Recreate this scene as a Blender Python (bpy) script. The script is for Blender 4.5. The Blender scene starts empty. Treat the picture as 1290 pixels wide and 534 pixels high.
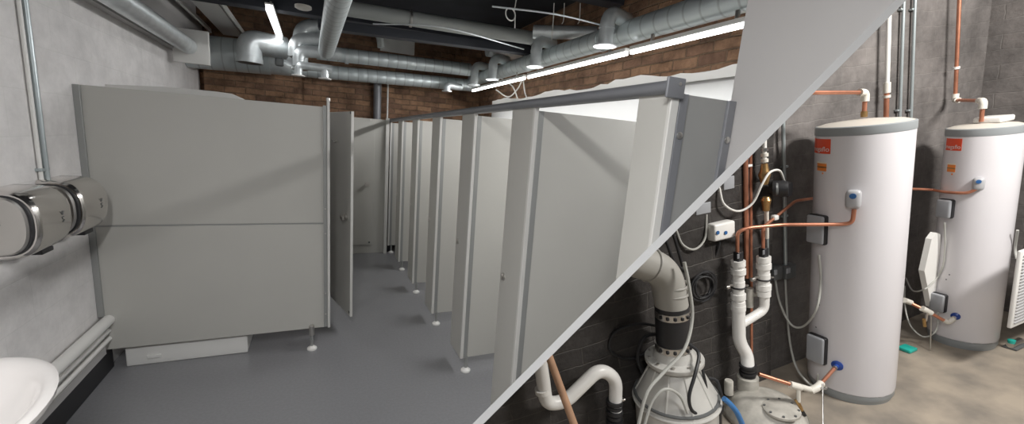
import bpy, bmesh, math, random
from mathutils import Vector as V, Matrix
random.seed(7)
PI = math.pi
# ------------------------------------------------------------------ camera
FP, PX, PY = 521.3, 621.5, 275.3
R = Matrix(((0.917566154837108, -0.008587745478459807, 0.39749037991508823),
            (-0.3915008666651242, -0.1937229607992737, 0.899554604156757),
            (0.06927786730190408, -0.9810186874299389, -0.18111574204176595)))
CAM = V((0, 0, 1.7))
cd = bpy.data.cameras.new('camera')
cam = bpy.data.objects.new('camera', cd)
bpy.context.collection.objects.link(cam)
cd.sensor_width = 36; cd.lens = FP / 1290 * 36
cd.shift_x = (645 - PX) / 1290; cd.shift_y = (PY - 267) / 1290
cd.clip_start = 0.02
m = Matrix((R.col[0], -R.col[1], -R.col[2])).transposed().to_4x4()
m.translation = CAM
cam.matrix_world = m
sc = bpy.context.scene
sc.camera = cam
sc.view_settings.view_transform = 'Standard'
sc.view_settings.look = 'None'
sc.view_settings.gamma = 1
sc.view_settings.use_curve_mapping = False
sc.view_settings.exposure = 0.0

def ray(x, y): return R @ V((x - PX, y - PY, FP))
def at(x, y, X=None, Y=None, Z=None):
    d = ray(x, y)
    if X is not None: t = (X - CAM.x) / d.x
    elif Y is not None: t = (Y - CAM.y) / d.y
    else: t = (Z - CAM.z) / d.z
    return CAM + d * t
# plant room frame (it has its own level)
Bm = Matrix(((0.941750171628806, -0.1801037189481685, 0.2840233523113084),
             (-0.3124983684145016, -0.1564768839299606, 0.9369417028470044),
             (-0.12430359598736039, -0.9711218436512531, -0.20364425061366775)))
PW = (R @ Bm.transposed())            # columns: wall direction, depth, up, in world
UW, UD, UU = PW.col[0].copy(), PW.col[1].copy(), PW.col[2].copy()
HP, WV = 1.72, 1.79
def pw(u, v, w): return CAM + PW @ V((u, v, w))
def puv(p): return PW.transposed() @ (p - CAM)
def pa(x, y, off=0.0):                # on a plane parallel to the plant room's wall, off metres in front of it
    d = ray(x, y); return CAM + d * ((WV - off) / d.dot(UD))
def pf(x, y, h=0.0):                  # on the plant room's floor
    d = ray(x, y); return CAM + d * ((-HP + h) / d.dot(UU))
# sloping board between the two rooms
r1, r2 = ray(1127, 8), ray(611, 525)
NS = r1.cross(r2).normalized()
if NS.dot(V((0, 3, 1.5)) - CAM) < 0: NS = -NS     # points to the washroom side
HT = 0.009

# ------------------------------------------------------------------ materials
def mat(name, col, rough=0.5, metal=0.0, noise=0.0, nscale=8, bump=0.0, bscale=40, emit=0, spec=0.5, trans=0, col2=None, stretch=None, alpha=1):
    m = bpy.data.materials.new(name); m.use_nodes = True
    nt = m.node_tree; b = nt.nodes['Principled BSDF']
    b.inputs['Base Color'].default_value = (*col, 1)
    b.inputs['Roughness'].default_value = rough
    b.inputs['Metallic'].default_value = metal
    b.inputs['Specular IOR Level'].default_value = spec
    if trans: b.inputs['Transmission Weight'].default_value = trans
    if alpha < 1: b.inputs['Alpha'].default_value = alpha
    tc = nt.nodes.new('ShaderNodeTexCoord')
    src = tc.outputs['Object']
    if stretch:
        mp = nt.nodes.new('ShaderNodeMapping'); mp.inputs['Scale'].default_value = stretch
        nt.links.new(src, mp.inputs[0]); src = mp.outputs[0]
    if noise or col2:
        n = nt.nodes.new('ShaderNodeTexNoise'); n.inputs['Scale'].default_value = nscale; n.inputs['Detail'].default_value = 6
        nt.links.new(src, n.inputs['Vector'])
        r = nt.nodes.new('ShaderNodeValToRGB')
        c2 = col2 if col2 else tuple(c * (1 - noise) for c in col)
        c1 = col if col2 else tuple(min(1, c * (1 + noise)) for c in col)
        r.color_ramp.elements[0].position = 0.35; r.color_ramp.elements[1].position = 0.65
        r.color_ramp.elements[0].color = (*c2, 1); r.color_ramp.elements[1].color = (*c1, 1)
        nt.links.new(n.outputs['Fac'], r.inputs[0]); nt.links.new(r.outputs[0], b.inputs['Base Color'])
    if bump:
        n2 = nt.nodes.new('ShaderNodeTexNoise'); n2.inputs['Scale'].default_value = bscale; n2.inputs['Detail'].default_value = 4
        nt.links.new(src, n2.inputs['Vector'])
        bp = nt.nodes.new('ShaderNodeBump'); bp.inputs['Strength'].default_value = bump; bp.inputs['Distance'].default_value = 0.02
        nt.links.new(n2.outputs['Fac'], bp.inputs['Height']); nt.links.new(bp.outputs[0], b.inputs['Normal'])
    if emit:
        b.inputs['Emission Color'].default_value = (*col, 1); b.inputs['Emission Strength'].default_value = emit
    return m

def brick_mat(name, c1, c2, mortar, bw=0.225, rh=0.075, ms=0.006, bump=0.5, rough=0.85, patch=None, irr=0.0):
    m = bpy.data.materials.new(name); m.use_nodes = True
    nt = m.node_tree; b = nt.nodes['Principled BSDF']; b.inputs['Roughness'].default_value = rough
    b.inputs['Specular IOR Level'].default_value = 0.25
    uv = nt.nodes.new('ShaderNodeUVMap')
    nw = nt.nodes.new('ShaderNodeTexNoise'); nw.inputs['Scale'].default_value = 5; nw.inputs['Detail'].default_value = 3
    nt.links.new(uv.outputs[0], nw.inputs['Vector'])
    mx = nt.nodes.new('ShaderNodeVectorMath'); mx.operation = 'MULTIPLY_ADD'
    mx.inputs[1].default_value = (irr, irr, 0); nt.links.new(nw.outputs['Color'], mx.inputs[0]); nt.links.new(uv.outputs[0], mx.inputs[2])
    br = nt.nodes.new('ShaderNodeTexBrick'); br.inputs['Scale'].default_value = 1
    br.inputs['Brick Width'].default_value = bw; br.inputs['Row Height'].default_value = rh
    br.inputs['Mortar Size'].default_value = ms; br.inputs['Mortar Smooth'].default_value = 0.6
    br.inputs['Color1'].default_value = (*c1, 1); br.inputs['Color2'].default_value = (*c2, 1); br.inputs['Mortar'].default_value = (*mortar, 1)
    nt.links.new(mx.outputs[0], br.inputs['Vector'])
    n = nt.nodes.new('ShaderNodeTexNoise'); n.inputs['Scale'].default_value = 3.5; n.inputs['Detail'].default_value = 8; n.inputs['Roughness'].default_value = .7
    nt.links.new(uv.outputs[0], n.inputs['Vector'])
    r = nt.nodes.new('ShaderNodeValToRGB'); r.color_ramp.elements[0].position = 0.3; r.color_ramp.elements[1].position = 0.7
    p = patch or 0.6
    r.color_ramp.elements[0].color = (p, p, p, 1); r.color_ramp.elements[1].color = (1.25, 1.25, 1.25, 1)
    nt.links.new(n.outputs['Fac'], r.inputs[0])
    mm = nt.nodes.new('ShaderNodeMix'); mm.data_type = 'RGBA'; mm.blend_type = 'MULTIPLY'; mm.inputs[0].default_value = 1
    nt.links.new(br.outputs['Color'], mm.inputs[6]); nt.links.new(r.outputs[0], mm.inputs[7])
    nt.links.new(mm.outputs[2], b.inputs['Base Color'])
    n2 = nt.nodes.new('ShaderNodeTexNoise'); n2.inputs['Scale'].default_value = 25; n2.inputs['Detail'].default_value = 5
    nt.links.new(uv.outputs[0], n2.inputs['Vector'])
    ma = nt.nodes.new('ShaderNodeMath'); ma.operation = 'MULTIPLY_ADD'; ma.inputs[1].default_value = -1.2
    nt.links.new(br.outputs['Fac'], ma.inputs[0]); nt.links.new(n2.outputs['Fac'], ma.inputs[2])
    bp = nt.nodes.new('ShaderNodeBump'); bp.inputs['Strength'].default_value = bump; bp.inputs['Distance'].default_value = 0.015
    nt.links.new(ma.outputs[0], bp.inputs['Height']); nt.links.new(bp.outputs[0], b.inputs['Normal'])
    return m

def spiral_mat(name, col, pitch_axis_scale):
    """galvanised duct with spiral seams: wave bands along the UV's u (metres along the duct)"""
    m = bpy.data.materials.new(name); m.use_nodes = True
    nt = m.node_tree; b = nt.nodes['Principled BSDF']
    b.inputs['Metallic'].default_value = 0.5; b.inputs['Roughness'].default_value = 0.4
    uv = nt.nodes.new('ShaderNodeUVMap')
    w = nt.nodes.new('ShaderNodeTexWave'); w.wave_type = 'BANDS'; w.bands_direction = 'X'; w.inputs['Scale'].default_value = pitch_axis_scale
    w.inputs['Distortion'].default_value = 0.3
    nt.links.new(uv.outputs[0], w.inputs['Vector'])
    r = nt.nodes.new('ShaderNodeValToRGB'); r.color_ramp.elements[0].position = 0.0; r.color_ramp.elements[1].position = 0.06
    r.color_ramp.elements[0].color = (*[c * .72 for c in col], 1); r.color_ramp.elements[1].color = (*col, 1)
    nt.links.new(w.outputs['Fac'], r.inputs[0]); nt.links.new(r.outputs[0], b.inputs['Base Color'])
    bp = nt.nodes.new('ShaderNodeBump'); bp.inputs['Strength'].default_value = .3; bp.inputs['Distance'].default_value = .01
    nt.links.new(w.outputs['Fac'], bp.inputs['Height']); nt.links.new(bp.outputs[0], b.inputs['Normal'])
    return m

M = {}
M['laminate'] = mat('laminate', (.50, .49, .455), .42, noise=.015, nscale=3)
M['lam_edge'] = mat('laminate_edge', (.62, .61, .58), .45)
M['dark_lam'] = mat('grey_laminate', (.30, .30, .29), .45)
M['alu'] = mat('anodised_aluminium', (.33, .335, .325), .45, metal=.3)
M['rail'] = mat('grey_rail', (.22, .225, .24), .42, metal=.2)
M['chrome'] = mat('chrome', (.72, .69, .66), .16, metal=1, bump=.03, bscale=6)
M['steel'] = mat('brushed_steel', (.62, .6, .57), .3, metal=1)
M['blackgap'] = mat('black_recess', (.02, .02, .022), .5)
M['vinyl'] = mat('grey_vinyl_floor', (.235, .235, .245), .33, noise=.05, nscale=60, bump=.02, bscale=200)
M['white_paint'] = brick_mat('white_painted_block', (.70, .68, .67), (.695, .675, .665), (.66, .645, .63), bw=.45, rh=.225, ms=.004, bump=.12, patch=.93, irr=.01)
M['brown_brick'] = brick_mat('brown_brick', (.40, .235, .14), (.23, .135, .09), (.27, .185, .125), ms=.007, bump=.9, patch=.35, irr=.025)
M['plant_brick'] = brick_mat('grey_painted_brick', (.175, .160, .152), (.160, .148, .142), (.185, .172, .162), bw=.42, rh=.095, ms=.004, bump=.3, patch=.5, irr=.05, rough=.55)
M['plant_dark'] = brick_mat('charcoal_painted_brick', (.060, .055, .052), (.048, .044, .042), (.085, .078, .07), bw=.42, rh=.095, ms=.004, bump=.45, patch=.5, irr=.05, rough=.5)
M['plaster'] = mat('grey_white_wall', (.46, .445, .435), .6, noise=.02, nscale=2)
M['lining'] = mat('white_lining', (.52, .52, .51), .5)
M['dark_ceiling'] = mat('dark_ceiling', (.022, .024, .03), .8, noise=.2, nscale=4)
M['dark_beam'] = mat('dark_beam', (.03, .033, .042), .6)
M['duct'] = spiral_mat('galvanised_spiral_duct', (.66, .72, .73), 2.6)
M['galv'] = mat('galvanised_sheet', (.66, .70, .71), .36, metal=.5, noise=.08, nscale=14)
M['grey_pipe'] = mat('grey_green_pipe', (.33, .345, .33), .5, metal=.2)
M['white_pl'] = mat('white_plastic', (.78, .77, .74), .35)
M['cream_pl'] = mat('cream_plastic', (.72, .69, .62), .4)
M['ceramic'] = mat('white_ceramic', (.80, .77, .75), .12)
M['tube_on'] = mat('lit_tube', (1, 1, 1), .5, emit=9)
M['tube_on2'] = mat('lit_tube_left', (1, 1, 1), .5, emit=2.5)
M['black'] = mat('black_rubber', (.018, .018, .02), .45)
M['cable'] = mat('black_cable', (.02, .02, .022), .5)
M['grey_cable'] = mat('grey_flex', (.42, .42, .39), .5)
M['white_cable'] = mat('white_flex', (.75, .74, .70), .45)
M['copper'] = mat('copper', (.62, .27, .17), .38, metal=.75, noise=.15, nscale=12)
M['brass'] = mat('brass', (.45, .28, .12), .35, metal=.8, noise=.15, nscale=30)
M['tank'] = mat('white_enamel', (.72, .70, .72), .25, noise=.01, nscale=2)
M['tank_lid'] = mat('pale_lid', (.60, .56, .50), .5)
M['band'] = mat('grey_band', (.30, .32, .33), .4)
M['box_grey'] = mat('grey_box', (.33, .34, .36), .4)
M['dial'] = mat('grey_dial', (.42, .42, .43), .35)
M['blue'] = mat('blue_plastic', (.02, .06, .28), .35)
M['blue_disc'] = mat('blue_badge', (.03, .12, .32), .3)
M['red'] = mat('red_label', (.80, .085, .03), .4)
M['orange'] = mat('orange_label', (.85, .26, .05), .4)
M['cream'] = mat('cream_label', (.8, .72, .55), .5)
M['concrete'] = mat('concrete_floor', (.37, .315, .25), .6, noise=0, nscale=5, col2=(.21, .185, .155), bump=.06, bscale=30)
M['chamber'] = mat('dusty_grey_plastic', (.52, .50, .45), .5, col2=(.34, .325, .29), nscale=14)
M['macer'] = mat('translucent_grey', (.50, .49, .46), .35, noise=.1, nscale=7)
M['soil'] = mat('grey_soil_pipe', (.37, .36, .33), .45)
M['wood'] = mat('bare_wood', (.50, .30, .19), .55, noise=.12, nscale=10, stretch=(1, 1, 1))
M['sockets'] = mat('dark_grey_metal', (.11, .115, .115), .5)
M['conduit'] = mat('galvanised_conduit', (.45, .50, .51), .35, metal=.6)
M['teal'] = mat('teal_plastic', (.02, .40, .33), .4)
M['divider'] = mat('divider_paint', (.30, .30, .30), .7)
M['blue_handle'] = mat('mid_blue', (.05, .18, .42), .4)

# ------------------------------------------------------------------ mesh helpers
def uvproj(bm, A, B):
    l = bm.loops.layers.uv.verify()
    for f in bm.faces:
        for lp in f.loops: lp[l].uv = (lp.vert.co.dot(A), lp.vert.co.dot(B))

def new(): return bmesh.new()
def obox(bm, c, ax, dims, bev=0.0):
    """box centred at c, axes ax (3 unit vectors), full dims"""
    vs = []
    b2 = bmesh.new()
    bmesh.ops.create_cube(b2, size=1)
    for v in b2.verts:
        v.co = V((v.co.x * dims[0], v.co.y * dims[1], v.co.z * dims[2]))
    if bev:
        bmesh.ops.bevel(b2, geom=list(b2.edges), offset=bev, segments=3, affect='EDGES', profile=.5)
    for v in b2.verts:
        v.co = c + ax[0] * v.co.x + ax[1] * v.co.y + ax[2] * v.co.z
    me = bpy.data.meshes.new('t'); b2.to_mesh(me); b2.free(); bm.from_mesh(me); bpy.data.meshes.remove(me)
    return bm
WX, WY, WZ = V((1, 0, 0)), V((0, 1, 0)), V((0, 0, 1))
WAX = (WX, WY, WZ); PAX = (UW, UD, UU)
def box(x0, x1, y0, y1, z0, z1, bev=0.0, bm=None):
    bm = bm or new()
    return obox(bm, V(((x0 + x1) / 2, (y0 + y1) / 2, (z0 + z1) / 2)), WAX, (x1 - x0, y1 - y0, z1 - z0), bev)
def pbox(u0, u1, v0, v1, w0, w1, bev=0.0, bm=None):
    bm = bm or new()
    return obox(bm, pw((u0 + u1) / 2, (v0 + v1) / 2, (w0 + w1) / 2), PAX, (u1 - u0, v1 - v0, w1 - w0), bev)

def rounded(pts, rad, n=6):
    out = [pts[0]]
    for i in range(1, len(pts) - 1):
        a, b, c = pts[i - 1], pts[i], pts[i + 1]
        d1, d2 = (a - b), (c - b)
        r = min(rad, d1.length * .48, d2.length * .48)
        p1, p2 = b + d1.normalized() * r, b + d2.normalized() * r
        for k in range(n + 1):
            t = k / n
            out.append(p1 * (1 - t) ** 2 + b * 2 * t * (1 - t) + p2 * t * t)
    out.append(pts[-1]); return out
def smooth_path(pts, n=8):
    out = []
    P = [pts[0] * 2 - pts[1]] + list(pts) + [pts[-1] * 2 - pts[-2]]
    for i in range(1, len(P) - 2):
        for k in range(n):
            t = k / n; a, b, c, d = P[i - 1], P[i], P[i + 1], P[i + 2]
            out.append(.5 * ((2 * b) + (c - a) * t + (2 * a - 5 * b + 4 * c - d) * t * t + (3 * b - a - 3 * c + d) * t ** 3))
    out.append(pts[-1]); return out
def tube(pts, r, seg=14, bm=None, cap=True):
    bm = bm or new(); l = bm.loops.layers.uv.verify()
    rs = r if isinstance(r, (list, tuple)) else [r] * len(pts)
    T = []
    for i in range(len(pts)):
        a = pts[max(i - 1, 0)]; b = pts[min(i + 1, len(pts) - 1)]
        d = b - a
        T.append(d.normalized() if d.length > 1e-9 else (T[-1] if T else WZ))
    up = WZ if abs(T[0].z) < .9 else WX
    n = T[0].cross(up).normalized(); rings = []; s = 0; S = []
    for i, p in enumerate(pts):
        if i: s += (p - pts[i - 1]).length
        S.append(s)
        n = (n - T[i] * n.dot(T[i])).normalized(); b = T[i].cross(n)
        rings.append([bm.verts.new(p + (n * math.cos(2 * PI * k / seg) + b * math.sin(2 * PI * k / seg)) * rs[i]) for k in range(seg)])
    for i in range(len(pts) - 1):
        for k in range(seg):
            k2 = (k + 1) % seg
            f = bm.faces.new((rings[i][k], rings[i][k2], rings[i + 1][k2], rings[i + 1][k]))
            for lp, uv in zip(f.loops, ((S[i], k / seg), (S[i], (k + 1) / seg), (S[i + 1], (k + 1) / seg), (S[i + 1], k / seg))): lp[l].uv = uv
    if cap:
        bm.faces.new(rings[0][::-1]); bm.faces.new(rings[-1])
    return bm
def lathe(prof, c, ax, seg=32, bm=None, sx=1, sy=1):
    """prof: (r, h) list; ax = (right, fwd, up)"""
    bm = bm or new(); rings = []
    for r, h in prof:
        if r < 1e-6: rings.append([bm.verts.new(c + ax[2] * h)])
        else: rings.append([bm.verts.new(c + ax[2] * h + ax[0] * (r * sx * math.cos(2 * PI * k / seg)) + ax[1] * (r * sy * math.sin(2 * PI * k / seg))) for k in range(seg)])
    for a, b in zip(rings, rings[1:]):
        for k in range(seg):
            k2 = (k + 1) % seg
            if len(a) == 1 and len(b) == 1: continue
            if len(a) == 1: bm.faces.new((a[0], b[k2], b[k]))
            elif len(b) == 1: bm.faces.new((a[k], a[k2], b[0]))
            else: bm.faces.new((a[k], a[k2], b[k2], b[k]))
    if len(rings[0]) > 1: bm.faces.new(rings[0][::-1])
    if len(rings[-1]) > 1: bm.faces.new(rings[-1])
    return bm
def frame(d):
    d = d.normalized(); u = WZ if abs(d.z) < .9 else WX
    a = d.cross(u).normalized(); return (a, d.cross(a), d)
def ring(c, n, R_, r, seg=28, bm=None):
    a, b, d = frame(n)
    pts = [c + a * R_ * math.cos(2 * PI * k / seg) + b * R_ * math.sin(2 * PI * k / seg) for k in range(seg + 1)]
    return tube(pts, r, 8, bm, cap=False)
def prism(poly, ext, bm=None):
    bm = bm or new()
    a = [bm.verts.new(p) for p in poly]; b = [bm.verts.new(p + ext) for p in poly]
    bm.faces.new(a[::-1]); bm.faces.new(b)
    for i in range(len(poly)):
        j = (i + 1) % len(poly); bm.faces.new((a[i], a[j], b[j], b[i]))
    return bm

def clip(bm, side):
    if side is None: return
    s = 1 if side == 'W' else -1
    n = NS * s; co = CAM + n * HT
    if all((v.co - co).dot(n) > -1e-6 for v in bm.verts): return
    bmesh.ops.recalc_face_normals(bm, faces=bm.faces)
    res = bmesh.ops.bisect_plane(bm, geom=list(bm.verts) + list(bm.edges) + list(bm.faces), dist=1e-6, plane_co=co, plane_no=n, clear_inner=True)
    eds = [e for e in bm.edges if e.is_boundary]
    if eds:
        try: bmesh.ops.holes_fill(bm, edges=eds, sides=0)
        except Exception: pass

def obj(name, bm, m, parent=None, side=None, smooth=True, uv=None, label=None, angle=35):
    clip(bm, side)
    if not bm.verts: bm.free(); return None
    bmesh.ops.recalc_face_normals(bm, faces=bm.faces)
    if uv: uvproj(bm, *uv)
    off = parent.location_world if False else V((0, 0, 0))
    if parent is not None: off = V(parent['_o'])
    else:
        zs = sum((v.co for v in bm.verts), V((0, 0, 0))) / len(bm.verts); off = zs
    base = V((0, 0, 0)) if name.startswith(('wall', 'floor', 'ceiling', 'trim', 'baseboard', 'door_', 'window_')) and parent is None else off
    for v in bm.verts: v.co -= base
    me = bpy.data.meshes.new(name); bm.to_mesh(me); bm.free()
    if smooth:
        for p in me.polygons: p.use_smooth = True
        try: me.set_sharp_from_angle(angle=math.radians(angle))
        except Exception: pass
    me.materials.append(M[m] if isinstance(m, str) else m)
    o = bpy.data.objects.new(name, me); bpy.context.collection.objects.link(o)
    if parent is not None:
        o.parent = parent
        o.location = base - V(parent['_o'])
    else: o.location = base
    o['_o'] = tuple(base)
    if label: o['label'] = label
    return o
def thing(name, loc, label, cat, group=None):
    o = bpy.data.objects.new(name, None); o.empty_display_size = .05
    bpy.context.collection.objects.link(o); o.location = loc; o['_o'] = tuple(loc)
    o['label'] = label; o['category'] = cat
    if group: o['group'] = group
    return o
def tag(o, label, cat, group=None):
    if o is None: return
    o['label'] = label; o['category'] = cat
    if group: o['group'] = group
    return o
def struct(name, bm, m, side='W', uv=None, parent=None, smooth=False):
    o = obj(name, bm, m, parent, side, smooth=smooth, uv=uv)
    if o and parent is None: o['kind'] = 'structure'
    return o

# ================================================================== WASHROOM
XL, XR, YB, ZC = -1.3, 2.45, 6.45, 3.15
struct('floor_washroom', box(XL - .1, XR + .1, -.8, YB + .1, -.1, 0), 'vinyl')
struct('wall_left', box(XL - .15, XL, -.8, YB, 0, ZC), 'white_paint', uv=(WY, WZ))
struct('wall_back', box(XL - .15, XR + .15, YB, YB + .2, 0, ZC), 'brown_brick', uv=(WX, WZ))
struct('wall_right', box(XR, XR + .2, .9, YB, 0, ZC), 'brown_brick', uv=(WY, WZ))
struct('ceiling_washroom', box(XL - .15, XR + .2, -.8, YB + .2, ZC, ZC + .1), 'dark_ceiling')
struct('trim_1', box(XL, XL + .06, 1.0, YB - .02, 2.385, ZC - .3), 'plaster')
struct('wall_near_right', box(1.27, 2.6, -.6, 1.0, 0, ZC), 'plaster')
struct('baseboard_left', box(XL, XL + .025, -.8, 3.40, 0, .14, .004), 'black')
# white upstand above black skirting
struct('trim_2', box(XL, XL + .03, -.8, 3.30, .145, .20, .004), 'plaster')
# white lining behind the cubicles, with its ragged top sheet
o = obj('lining_panel', box(XR - .055, XR - .004, 1.0, 5.75, 0, 2.26, .004), 'lining', None, 'W')
tag(o, 'white lining board on the right wall behind the cubicle row', 'wall panel')
bm = new(); pts = []
ys = [1.0 + i * .1 for i in range(48)]
top = [V((XR - .065, y, 2.275 + .018 * math.sin(y * 5) + random.uniform(-.012, .012))) for y in ys]
prism([V((XR - .065, ys[0], 2.20))] + top + [V((XR - .065, ys[-1], 2.20))][:1], V((-.012, 0, 0)), bm)
tag(obj('plastic_sheet', bm, 'white_pl', None, 'W'), 'crinkled white plastic sheet folded over the top of the white lining board', 'sheet')

# ---- right hand row of cubicles
XF = 0.985
PZ = 1.885
div_ys = [1.83, 2.66, 3.49, 4.32, 5.15, 5.98]
where = ['nearest full', 'second', 'third', 'fourth', 'fifth', 'farthest']
def leg_foot(x, y, ztop, name='panel_leg', parent=None, side='W'):
    f = obj(name, lathe([(.012, .0), (.012, ztop)], V((x, y, 0)), WAX, 16), 'alu', parent, side)
    obj('foot_disc', lathe([(.036, 0), (.036, .012), (.022, .022), (.013, .03)], V((x, y, 0)), WAX, 24), 'white_pl', f, side)
    return f
names_div = ['nearest long cubicle partition, its foot cut off by the sloping divider', 'cubicle partition second from the camera on the right side',
             'cubicle partition third from the camera on the right side', 'cubicle partition fourth from the camera on the right side',
             'cubicle partition fifth from the camera on the right side', 'cubicle partition farthest away on the right, beside the end door']
names_pil = ['widest grey pilaster with a lock in the middle of the right row', 'grey cubicle pilaster second from the camera below the rail', 'narrow pale pilaster third from the camera below the rail',
             'narrow pale pilaster fourth from the camera below the rail', 'narrow pale pilaster fifth from the camera below the rail', 'narrow pilaster farthest down the right row near the end door']
for i, y in enumerate(div_ys):
    t = thing('cubicle_partition', V((1.6, y, 0)), 'pale grey ' + names_div[i], 'partition', 'partitions of the right hand cubicle row')
    obj('panel', box(XF + .035, XR - .055, y - .009, y + .009, .115, PZ - .02, .002), 'laminate', t, 'W', smooth=False)
    obj('edge_channel', box(XF + .02, XF + .05, y - .014, y + .014, .115, PZ - .02, .002), 'alu', t, 'W', smooth=False, label='grey aluminium channel')
    t2 = thing('cubicle_pilaster', V((XF, y + .12, 0)), names_pil[i], 'pilaster', 'pilasters of the right hand cubicle row')
    obj('panel', box(XF, XF + .018, y + .006, y + .245, .11, PZ, .002), 'laminate', t2, 'W', smooth=False)
    obj('edge_strip', box(XF - .002, XF + .022, y - .012, y + .008, .11, PZ, .003), 'lam_edge', t2, 'W', smooth=False, label='pale edging strip')
    # indicator bolt
    k = obj('lock_knob', lathe([(.022, 0), (.022, .005), (.015, .008), (0, .009)], V((XF, y + .20, .955)), (WY, WZ, -WX), 24), 'steel', t2, 'W', label='round steel lock keep')
    if k: obj('thumb_turn', obox(new(), V((XF - .011, y + .20, .955)), WAX, (.008, .01, .03), .003), 'steel', k, 'W')
    leg_foot(1.035, y + .0, .125, 'leg', t2)
# end pilaster nearest the camera, end panel with its two channels
t = thing('cubicle_pilaster', V((XF, 1.04, 0)), 'grey end pilaster nearest the camera, directly under the end of the rail', 'pilaster', 'pilasters of the right hand cubicle row')
obj('panel', box(XF, XF + .018, .986, 1.115, .11, PZ, .002), 'laminate', t, 'W', smooth=False)
obj('edge_strip', box(XF - .002, XF + .03, .972, .986, .11, PZ, .003), 'lam_edge', t, 'W', smooth=False)
t = thing('cubicle_end_partition', V((1.15, .99, 0)), 'short mid grey end panel with two bolted channels against the near wall', 'partition')
pn = obj('panel', box(1.045, 1.262, .985, .999, .115, PZ, .002), 'dark_lam', t, 'W', smooth=False)
for x0 in (1.02, 1.232):
    ch = obj('wall_channel', box(x0, x0 + .035, .975, .9995, .11, PZ, .003), 'rail', t, 'W', smooth=False, label='dark grey channel')
    for zz in (1.76, 1.0, .3):
        obj('bolt', lathe([(.011, 0), (.011, .003), (.006, .006), (0, .006)], V((x0 + .018, .975, zz)), (WX, WZ, -WY), 16), 'steel', ch, 'W')
# headrail
t = thing('headrail', V((XF, 3.5, PZ)), 'long grey aluminium headrail running over the right hand cubicle pilasters', 'rail')
prof = [(0, 0), (.0, .03), (.012, .042), (.034, .042), (.046, .03), (.046, 0)]
obj('rail_body', prism([V((XF - .0 + a, .975, PZ - .004 + b)) for a, b in prof], V((0, 5.25, 0))), 'rail', t, 'W')
tube([V((XF - .004, .98, PZ + .012)), V((XF - .004, 6.2, PZ + .012))], .019, 16, bm := new())
obj('front_roll', bm, 'rail', t, 'W')
obj('end_cap', box(XF - .034, XF + .036, .962, .972, PZ - .02, PZ + .040, .004), 'rail', t, 'W')
obj('screw', lathe([(.005, 0), (.005, .003), (0, .003)], V((XF + .012, .962, PZ + .022)), (WX, WZ, -WY), 12), 'steel', t, 'W')

# ---- end door at the back of the aisle
t = thing('end_cubicle_front', V((.7, 6.0, 0)), 'white panelled end wall with flush door closing the aisle', 'partition')
obj('panel', box(.10, .955, 6.0, 6.02, .0, 1.9, .002), 'laminate', t, 'W', smooth=False)
dr = obj('door', box(.12, .775, 5.984, 5.998, .13, 1.885, .002), 'laminate', t, 'W', smooth=False)
obj('knob', lathe([(.022, 0), (.022, .03), (.012, .034), (.03, .05), (.03, .07), (0, .072)], at(462, 232, Y=5.98), (WX, WZ, -WY), 20), 'steel', dr, 'W')
for px, py in ((467, 151), (465, 305)):
    obj('screw', lathe([(.013, 0), (.013, .006), (0, .008)], at(px, py, Y=5.983), (WX, WZ, -WY), 12), 'sockets' if py > 200 else 'steel', dr, 'W')
obj('edge_post', box(.92, .965, 5.94, 5.985, .0, 1.92, .003), 'lam_edge', t, 'W', smooth=False)
tag(obj('gap_dark_block', box(.93, 1.05, 6.03, 6.15, 0, .22, .006), 'blackgap', None, 'W'), 'small black block painting the dark of the gap under the farthest pilaster', 'box')  # black block put in for the dark of the gap beside the post

# ---- left block
YP = 3.32
t = thing('cubicle_side_panel', V((-.6, YP, 0)), 'very wide pale grey two piece cubicle side panel on the left', 'partition')
obj('upper_panel', box(XL + .03, .075, YP, YP + .02, 1.012, 1.865, .0015), 'laminate', t, 'W', smooth=False)
obj('lower_panel', box(XL + .02, .075, YP, YP + .02, .165, 1.0, .0015), 'laminate', t, 'W', smooth=False)
obj('joint_strip', box(XL + .03, .075, YP + .004, YP + .018, .995, 1.015), 'alu', t, 'W', smooth=False)
obj('wall_channel', box(XL, XL + .034, YP - .014, YP + .03, .40, 1.865, .003), 'alu', t, 'W', smooth=False, label='grey aluminium wall channel')
for z0 in (1.2, .75):
    pass
lf = leg_foot(-.024, YP - .02, .19, 'leg', t)
obj('clamp', lathe([(.02, 0), (.02, .07), (.016, .08), (0, .08)], V((-.024, YP - .02, .12)), WAX, 20), 'steel', lf, 'W')
t = thing('corner_post', V((.085, YP, 0)), 'slim aluminium corner post with white edge at end of left panel', 'post')
obj('channel', box(.065, .092, YP - .012, YP + .03, .17, 1.875, .003), 'alu', t, 'W', smooth=False)
obj('edge_strip', box(.092, .11, YP - .02, YP + .10, .165, 1.915, .003), 'lam_edge', t, 'W', smooth=False)
for zz in (1.12, .93, .45, .28):
    obj('screw', lathe([(.005, 0), (.005, .003), (0, .003)], V((.078, YP - .012, zz)), (WX, WZ, -WY), 10), 'steel', t, 'W')
obj('top_cap', lathe([(.014, 0), (.014, .02), (0, .026)], V((.101, YP + .01, 1.91)), WAX, 12), 'steel', t, 'W')
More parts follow.
